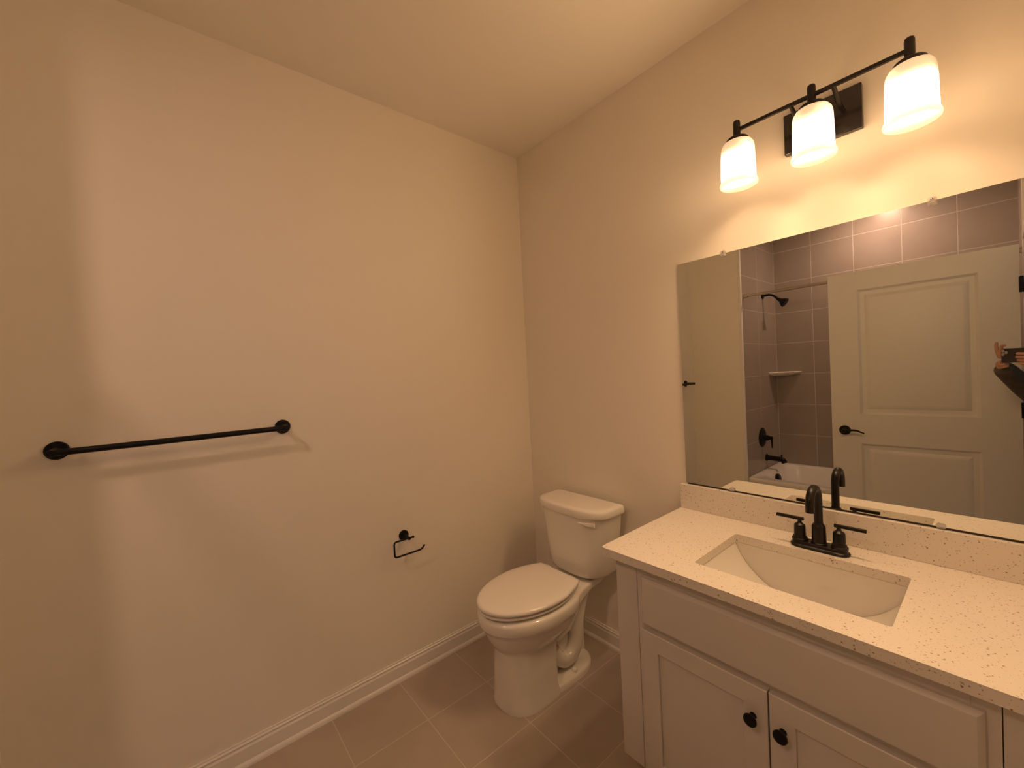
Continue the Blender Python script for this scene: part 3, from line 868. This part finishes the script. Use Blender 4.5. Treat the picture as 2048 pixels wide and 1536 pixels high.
bm = B(); lathe(bm, [(0.03, 0), (0.028, 0.003), (0, 0.004)], (X0+0.22, -2.53, 0.1055), n=24)
link('drain', bm, BLACK, tub)

# shower fittings
rod = thing('shower_curtain_rod', 'brushed nickel shower curtain rod across the front of the tub', 'curtain rod', (1.2, -2.175, 2.005))
bm = B(); cyl(bm, (XW+0.004, -2.175, 2.005), (L-0.014, -2.175, 2.005), 0.0115, n=24)
link('rod', bm, NICKEL, rod)
for xx, s in ((XW+0.0005, 1), (L-0.0085, -1)):
    bm = B(); lathe(bm, [(0, 0), (0.019, 0), (0.019, 0.006), (0.0155, 0.012), (0.0150, 0.035), (0.0118, 0.036)], (xx, -2.175, 2.005), (s, 0, 0), n=28)
    link('end_bracket', bm, NICKEL, rod)

sh = thing('wall_shower', 'black shower head on a short bent arm on the grey tile wall', 'shower head', (XW, -2.62, 2.04))
bm = B(); lathe(bm, [(0, 0), (0.028, 0), (0.026, 0.006), (0.012, 0.011), (0, 0.011)], (XW+0.0005, -2.62, 2.045), (1, 0, 0))
link('wall_flange', bm, BLACK, sh)
bm = B(); tube(bm, spline([(XW+0.005, -2.62, 2.045), (XW+0.05, -2.62, 2.048), (XW+0.09, -2.62, 2.035), (XW+0.125, -2.62, 2.000)], 6), 0.0105, 16)
link('shower_arm', bm, BLACK, sh)
bm = B(); lathe(bm, [(0.0, -0.012), (0.011, -0.008), (0.015, 0.0), (0.014, 0.012), (0.018, 0.020), (0.034, 0.045), (0.041, 0.058), (0.041, 0.066), (0.037, 0.070), (0, 0.070)], (XW+0.130, -2.62, 1.995), (0.78, 0, -0.62), n=36)
link('spray_head', bm, BLACK, sh)

va = thing('shower_valve', 'round black shower valve plate with lever on the grey tile wall', 'shower valve', (XW, -2.49, 0.74))
bm = B(); lathe(bm, [(0, 0), (0.088, 0), (0.087, 0.004), (0.078, 0.009), (0.030, 0.012), (0.026, 0.016), (0.024, 0.05), (0.02, 0.054), (0, 0.054)], (XW+0.0005, -2.49, 0.735), (1, 0, 0), n=44)
link('trim_plate', bm, BLACK, va)
bm = B(); lathe(bm, [(0.016, 0.05), (0.016, 0.085), (0, 0.086)], (XW, -2.49, 0.735), (1, 0, 0), n=24)
tube(bm, [(XW+0.075, -2.49, 0.745), (XW+0.078, -2.49, 0.70), (XW+0.080, -2.49, 0.645)], [0.008, 0.007, 0.0065], 14)
link('lever_handle', bm, BLACK, va)

sp = thing('tub_spout', 'black tub spout below the shower valve over the bathtub end', 'tub spout', (XW, -2.575, 0.535))
bm = B()
lathe(bm, [(0, 0.0), (0.032, 0), (0.032, 0.008), (0.024, 0.012), (0.0235, 0.02)], (XW+0.0005, -2.575, 0.535), (1, 0, 0))
tube(bm, fillet([(XW+0.01, -2.575, 0.535), (XW+0.135, -2.575, 0.530), (XW+0.148, -2.575, 0.500)], 0.02), 0.0225, 22)
link('spout_body', bm, BLACK, sp)
bm = B(); lathe(bm, [(0.005, 0), (0.005, 0.016), (0.009, 0.018), (0.009, 0.024), (0, 0.026)], (XW+0.125, -2.575, 0.550), (0, 0, 1), n=18)
link('diverter_knob', bm, BLACK, sp)

bm = B()
def quarter(r, z):
    c = Vector((XW+0.001, YB+0.001, z)); out = [c]
    for i in range(17):
        a = PI/2*i/16
        rr = r*(1-0.13*math.sin(2*a))
        out.append(c+Vector((rr*math.cos(a), rr*math.sin(a), 0)))
    return out
loft(bm, [quarter(0.150, 1.290), quarter(0.185, 1.304), quarter(0.205, 1.312), quarter(0.212, 1.322), quarter(0.205, 1.327)])
tag(link('corner_shelf', bm, PORCELAIN, angle=40), 'white ceramic corner shelf in the tiled shower corner', 'shelf')

# ceiling light over the tub
cl = thing('ceiling_light', 'round flush ceiling light above the bathtub', 'ceiling light', (1.25, -2.56, H))
bm = B(); lathe(bm, [(0.072, -0.001), (0.098, -0.001), (0.098, -0.010), (0.090, -0.018), (0.074, -0.020), (0.072, -0.016)], (1.25, -2.56, H), n=40)
link('trim_ring', bm, TRIM, cl)
bm = B(); lathe(bm, [(0.0, -0.015), (0.072, -0.015), (0.072, -0.002), (0, -0.002)], (1.25, -2.56, H), n=40)
link('light_lens', bm, TUBLENS, cl)

# ------------------------------------------------------------------ photographer in the doorway (seen in the mirror)
fh = Vector((math.sin(YAW), math.cos(YAW), 0)); rh = Vector((math.cos(YAW), -math.sin(YAW), 0))
def cp(r, f, z):      # right of lens, ahead of lens, absolute height
    v = CAM + rh*r + fh*f
    return Vector((v.x, v.y, z))
ph = thing('smartphone', 'dark smartphone held sideways in two hands, seen in the mirror', 'phone', cp(0.062, -0.016, 1.36))
PM = Matrix(((rh.x, fh.x, 0, cp(0.062, -0.0155, 1.398).x), (rh.y, fh.y, 0, cp(0.062, -0.0155, 1.398).y), (0, 0, 1, 1.398), (0, 0, 0, 1)))
def pl(name, bm, ma, parent, **k):
    bmesh.ops.transform(bm, matrix=PM, verts=bm.verts[:])
    return link(name, bm, ma, parent, **k)
def fr(x0, x1, z0, z1, r, y): return [(p[0], y, p[1]) for p in rrect(x0, x1, z0, z1, r, 0)]
bm = B(); loft(bm, [fr(-0.074, 0.074, -0.036, 0.036, 0.010, -0.0045), fr(-0.075, 0.075, -0.037, 0.037, 0.011, -0.003), fr(-0.075, 0.075, -0.037, 0.037, 0.011, 0.003), fr(-0.074, 0.074, -0.036, 0.036, 0.010, 0.0045)])
pb = pl('phone_body', bm, PHONEM, ph, angle=40)
bm = B(); loft(bm, [fr(-0.071, -0.035, -0.002, 0.034, 0.008, 0.0044), fr(-0.071, -0.035, -0.002, 0.034, 0.008, 0.006)])
cb = pl('camera_block', bm, PHONEM, pb, angle=40)
for lx_, lz_ in ((-0.062, 0.025), (-0.062, 0.0075), (-0.0455, 0.016)):
    bm = B(); lathe(bm, [(0.0, 0.0059), (0.0078, 0.0059), (0.0078, 0.0075), (0.0058, 0.0076), (0.0058, 0.0068), (0, 0.0068)], (lx_, 0, lz_), (0, 1, 0), n=24)
    pl('lens', bm, LENSRING, cb)

per = thing('person', 'person in dark jacket standing in the doorway holding up a phone, seen in the mirror', 'person', (2.33, -1.87, 0))
def skin_obj(name, chains, ma, parent, sub=2):
    """chains: list of [(co, radius), ...]; shared coordinates join"""
    verts = []; rad = []; edges = []; idx = {}; roots = []
    for ch in chains:
        prev = None
        for k, (co, r) in enumerate(ch):
            key = tuple(round(c, 4) for c in co)
            if key not in idx:
                idx[key] = len(verts); verts.append(Vector(co)); rad.append(r)
            i = idx[key]
            if prev is not None: edges.append((prev, i))
            prev = i
    me = bpy.data.meshes.new(name); me.from_pydata(verts, edges, []); me.update()
    # islands get one root each
    par = list(range(len(verts)))
    def find(a):
        while par[a] != a: a = par[a]
        return a
    for a, b_ in edges: par[max(find(a), find(b_))] = min(find(a), find(b_))
    o = bpy.data.objects.new(name, me); COL.objects.link(o)
    o.modifiers.new('skin', 'SKIN').use_smooth_shade = True
    if not me.skin_vertices:
        raise RuntimeError('no skin layer')
    sv = me.skin_vertices[0].data
    for i, r in enumerate(rad):
        rr = r if isinstance(r, tuple) else (r, r)
        sv[i].radius = rr
        sv[i].use_root = (find(i) == i)
    s = o.modifiers.new('subsurf', 'SUBSURF'); s.levels = sub; s.render_levels = sub
    me.materials.append(ma)
    o.parent = parent; o.matrix_parent_inverse = Matrix.Translation(-parent.location)
    return o
BP = Vector((2.33, -1.87, 0))
def bp_(r, f, z): v = BP + rh*r + fh*f; return (v.x, v.y, z)
pelvis = bp_(0, 0, 0.93); waist = bp_(0, 0.0, 1.08); chest = bp_(0, 0.01, 1.26); neck0 = bp_(0, 0.0, 1.42); neck1 = bp_(0, 0.02, 1.49)
head0 = bp_(0, 0.035, 1.555); head1 = bp_(0, 0.03, 1.63)
lsh = bp_(-0.17, 0.0, 1.375); rsh = bp_(0.17, 0.0, 1.375)
lel = tuple(cp(-0.13, -0.30, 1.12)); rel = tuple(cp(0.30, -0.33, 1.13))
lwr = tuple(cp(-0.034, -0.034, 1.335)); rwr = tuple(cp(0.165, -0.065, 1.345))
lpa = tuple(cp(-0.026, -0.022, 1.375)); rpa = tuple(cp(0.150, -0.022, 1.380))
lhp = bp_(-0.095, 0, 0.88); rhp = bp_(0.095, 0, 0.88)
lkn = bp_(-0.11, 0.02, 0.50); rkn = bp_(0.11, 0.02, 0.50)
lan = bp_(-0.12, -0.01, 0.09); ran = bp_(0.12, -0.01, 0.09)
ltoe = bp_(-0.13, 0.13, 0.04); rtoe = bp_(0.13, 0.13, 0.04)
def mid(a, b_, t=0.5): return tuple(a[i]*(1-t)+b_[i]*t for i in range(3))
head2 = bp_(0, 0.018, 1.695)
chains = [[(pelvis, 0.085), (waist, 0.080), (chest, 0.085), (neck0, 0.052), (neck1, 0.050), (head0, 0.078), (head1, 0.095), (head2, 0.070)],
          [(chest, 0.085), (lsh, 0.046), (mid(lsh, lel), 0.043), (lel, 0.037), (mid(lel, lwr), 0.034), (lwr, 0.024), (lpa, (0.030, 0.016))],
          [(chest, 0.085), (rsh, 0.046), (mid(rsh, rel), 0.043), (rel, 0.037), (mid(rel, rwr), 0.034), (rwr, 0.024), (rpa, (0.030, 0.016))],
          [(pelvis, 0.085), (lhp, 0.07), (mid(lhp, lkn), 0.07), (lkn, 0.052), (mid(lkn, lan), 0.048), (lan, 0.035), (ltoe, 0.03)],
          [(pelvis, 0.085), (rhp, 0.07), (mid(rhp, rkn), 0.07), (rkn, 0.052), (mid(rkn, ran), 0.048), (ran, 0.035), (rtoe, 0.03)]]
def C3(r, f, z): return tuple(cp(r, f, z))
# left hand: index raised over the top edge, thumb behind the screen, other fingers under the end of the phone
chains += [
    [(C3(-0.028, -0.020, 1.385), 0.010), (C3(-0.034, -0.012, 1.420), 0.0088), (C3(-0.035, -0.008, 1.452), 0.0080), (C3(-0.030, -0.008, 1.474), 0.0068)],
    [(C3(-0.022, -0.024, 1.392), 0.010), (C3(-0.024, -0.020, 1.425), 0.0088), (C3(-0.012, -0.014, 1.455), 0.0080), (C3(0.010, -0.013, 1.451), 0.0072)],
    [(C3(-0.016, -0.030, 1.370), 0.010), (C3(-0.012, -0.032, 1.400), 0.0090), (C3(0.006, -0.030, 1.412), 0.0078)],
    [(C3(-0.026, -0.018, 1.368), 0.0095), (C3(-0.022, -0.008, 1.352), 0.0085), (C3(0.000, -0.006, 1.350), 0.0075), (C3(0.014, -0.008, 1.353), 0.0068)],
    [(C3(-0.022, -0.020, 1.352), 0.0090), (C3(-0.012, -0.012, 1.340), 0.0080), (C3(0.008, -0.012, 1.341), 0.0072), (C3(0.020, -0.016, 1.346), 0.0064)],
]
# right hand: fingers lie along the back of the phone, thumb on the screen side
for k, (z, dx) in enumerate(((1.405, 0.078), (1.388, 0.074), (1.371, 0.080), (1.356, 0.090))):
    chains.append([(C3(0.148, -0.018, z-0.004), 0.0098), (C3(0.136, -0.003, z-0.002), 0.0088), (C3(0.108, 0.0005, z), 0.0080), (C3(dx, 0.0000, z+0.003), 0.0070)])
chains.append([(C3(0.150, -0.030, 1.385), 0.0105), (C3(0.136, -0.034, 1.408), 0.0090), (C3(0.114, -0.031, 1.420), 0.0078)])
body = skin_obj('body', chains, SKIN, per, 2)
# jacket over torso and arms, ending at the cuffs
J = 1.0
ck = 0.86
skin_obj('jacket', [[(pelvis, 0.150), (waist, 0.140), (chest, 0.150), (mid(chest, neck0, 0.85), 0.075), (mid(neck0, neck1, 0.35), 0.064)],
         [(chest, 0.150), (lsh, 0.070), (mid(lsh, lel), 0.060), (lel, 0.055), (mid(lel, lwr), 0.052), (mid(lel, lwr, 0.90), 0.046), (mid(lel, lwr, 1.04), 0.043)],
         [(chest, 0.150), (rsh, 0.070), (mid(rsh, rel), 0.060), (rel, 0.055), (mid(rel, rwr), 0.052), (mid(rel, rwr, ck), 0.040), (mid(rel, rwr, ck+0.08), 0.038)]], JACKET, per, 2)
skin_obj('trousers', [[(bp_(0, 0, 1.0), 0.130), (pelvis, 0.135), (lhp, 0.095), (mid(lhp, lkn), 0.082), (lkn, 0.066), (mid(lkn, lan), 0.062), (bp_(-0.12, -0.01, 0.10), 0.055)],
         [(pelvis, 0.135), (rhp, 0.095), (mid(rhp, rkn), 0.082), (rkn, 0.066), (mid(rkn, ran), 0.062), (bp_(0.12, -0.01, 0.10), 0.055)]], TROUSER, per, 2)
for s in (-1, 1):
    skin_obj('shoe', [[(bp_(s*0.12, -0.045, 0.045), 0.042), (bp_(s*0.122, 0.04, 0.045), 0.043), (bp_(s*0.13, 0.12, 0.038), 0.040), (bp_(s*0.133, 0.165, 0.034), 0.030)], [(bp_(s*0.122, 0.04, 0.045), 0.043), (bp_(s*0.12, -0.01, 0.10), 0.045)]], SHOEM, per, 2)
# hair and face
bm = B()
bmesh.ops.create_uvsphere(bm, u_segments=28, v_segments=18, radius=1.0)
hc = Vector(bp_(0, 0.008, 1.618))
for v in list(bm.verts):
    c = v.co.copy()
    if c.y > 0.35 and c.z < 0.45: pass
    fr_ = max(0.0, min(1.0, (c.y-0.05)/0.35))*max(0.0, min(1.0, (0.55-c.z)/0.35))   # pushed back off the face
    v.co = hc + rh*c.x*(0.094-0.030*fr_) + fh*(c.y*0.104 - 0.085*fr_) + Vector((0, 0, 0.022+c.z*(0.112 if c.z > 0 else 0.15)))
link('hair', bm, HAIR, per, angle=80)
def blob(name, co, sx, sy, sz, ma):
    bm = B(); bmesh.ops.create_uvsphere(bm, u_segments=16, v_segments=10, radius=1.0)
    for v in bm.verts:
        c = v.co.copy(); v.co = Vector(co)+rh*c.x*sx+fh*c.y*sy+Vector((0, 0, c.z*sz))
    link(name, bm, ma, per, angle=80)
EYE = mat('eye_white', (0.75, 0.72, 0.68), 0.2)
LIP = mat('lips', (0.45, 0.17, 0.13), 0.5)
for s in (-1, 1):
    blob('eye', bp_(s*0.030, 0.112, 1.615), 0.013, 0.008, 0.008, EYE)
    blob('ear', bp_(s*0.080, 0.030, 1.600), 0.010, 0.018, 0.030, SKIN)
blob('nose', bp_(0, 0.122, 1.590), 0.012, 0.020, 0.026, SKIN)
blob('mouth', bp_(0, 0.112, 1.552), 0.022, 0.008, 0.007, LIP)
IRIS = mat('dark_iris', (0.03, 0.02, 0.012), 0.2)
for s in (-1, 1):
    blob('iris', bp_(s*0.030, 0.1185, 1.615), 0.0055, 0.003, 0.0055, IRIS)
    blob('eyebrow', bp_(s*0.031, 0.108, 1.636), 0.018, 0.007, 0.0035, HAIR)
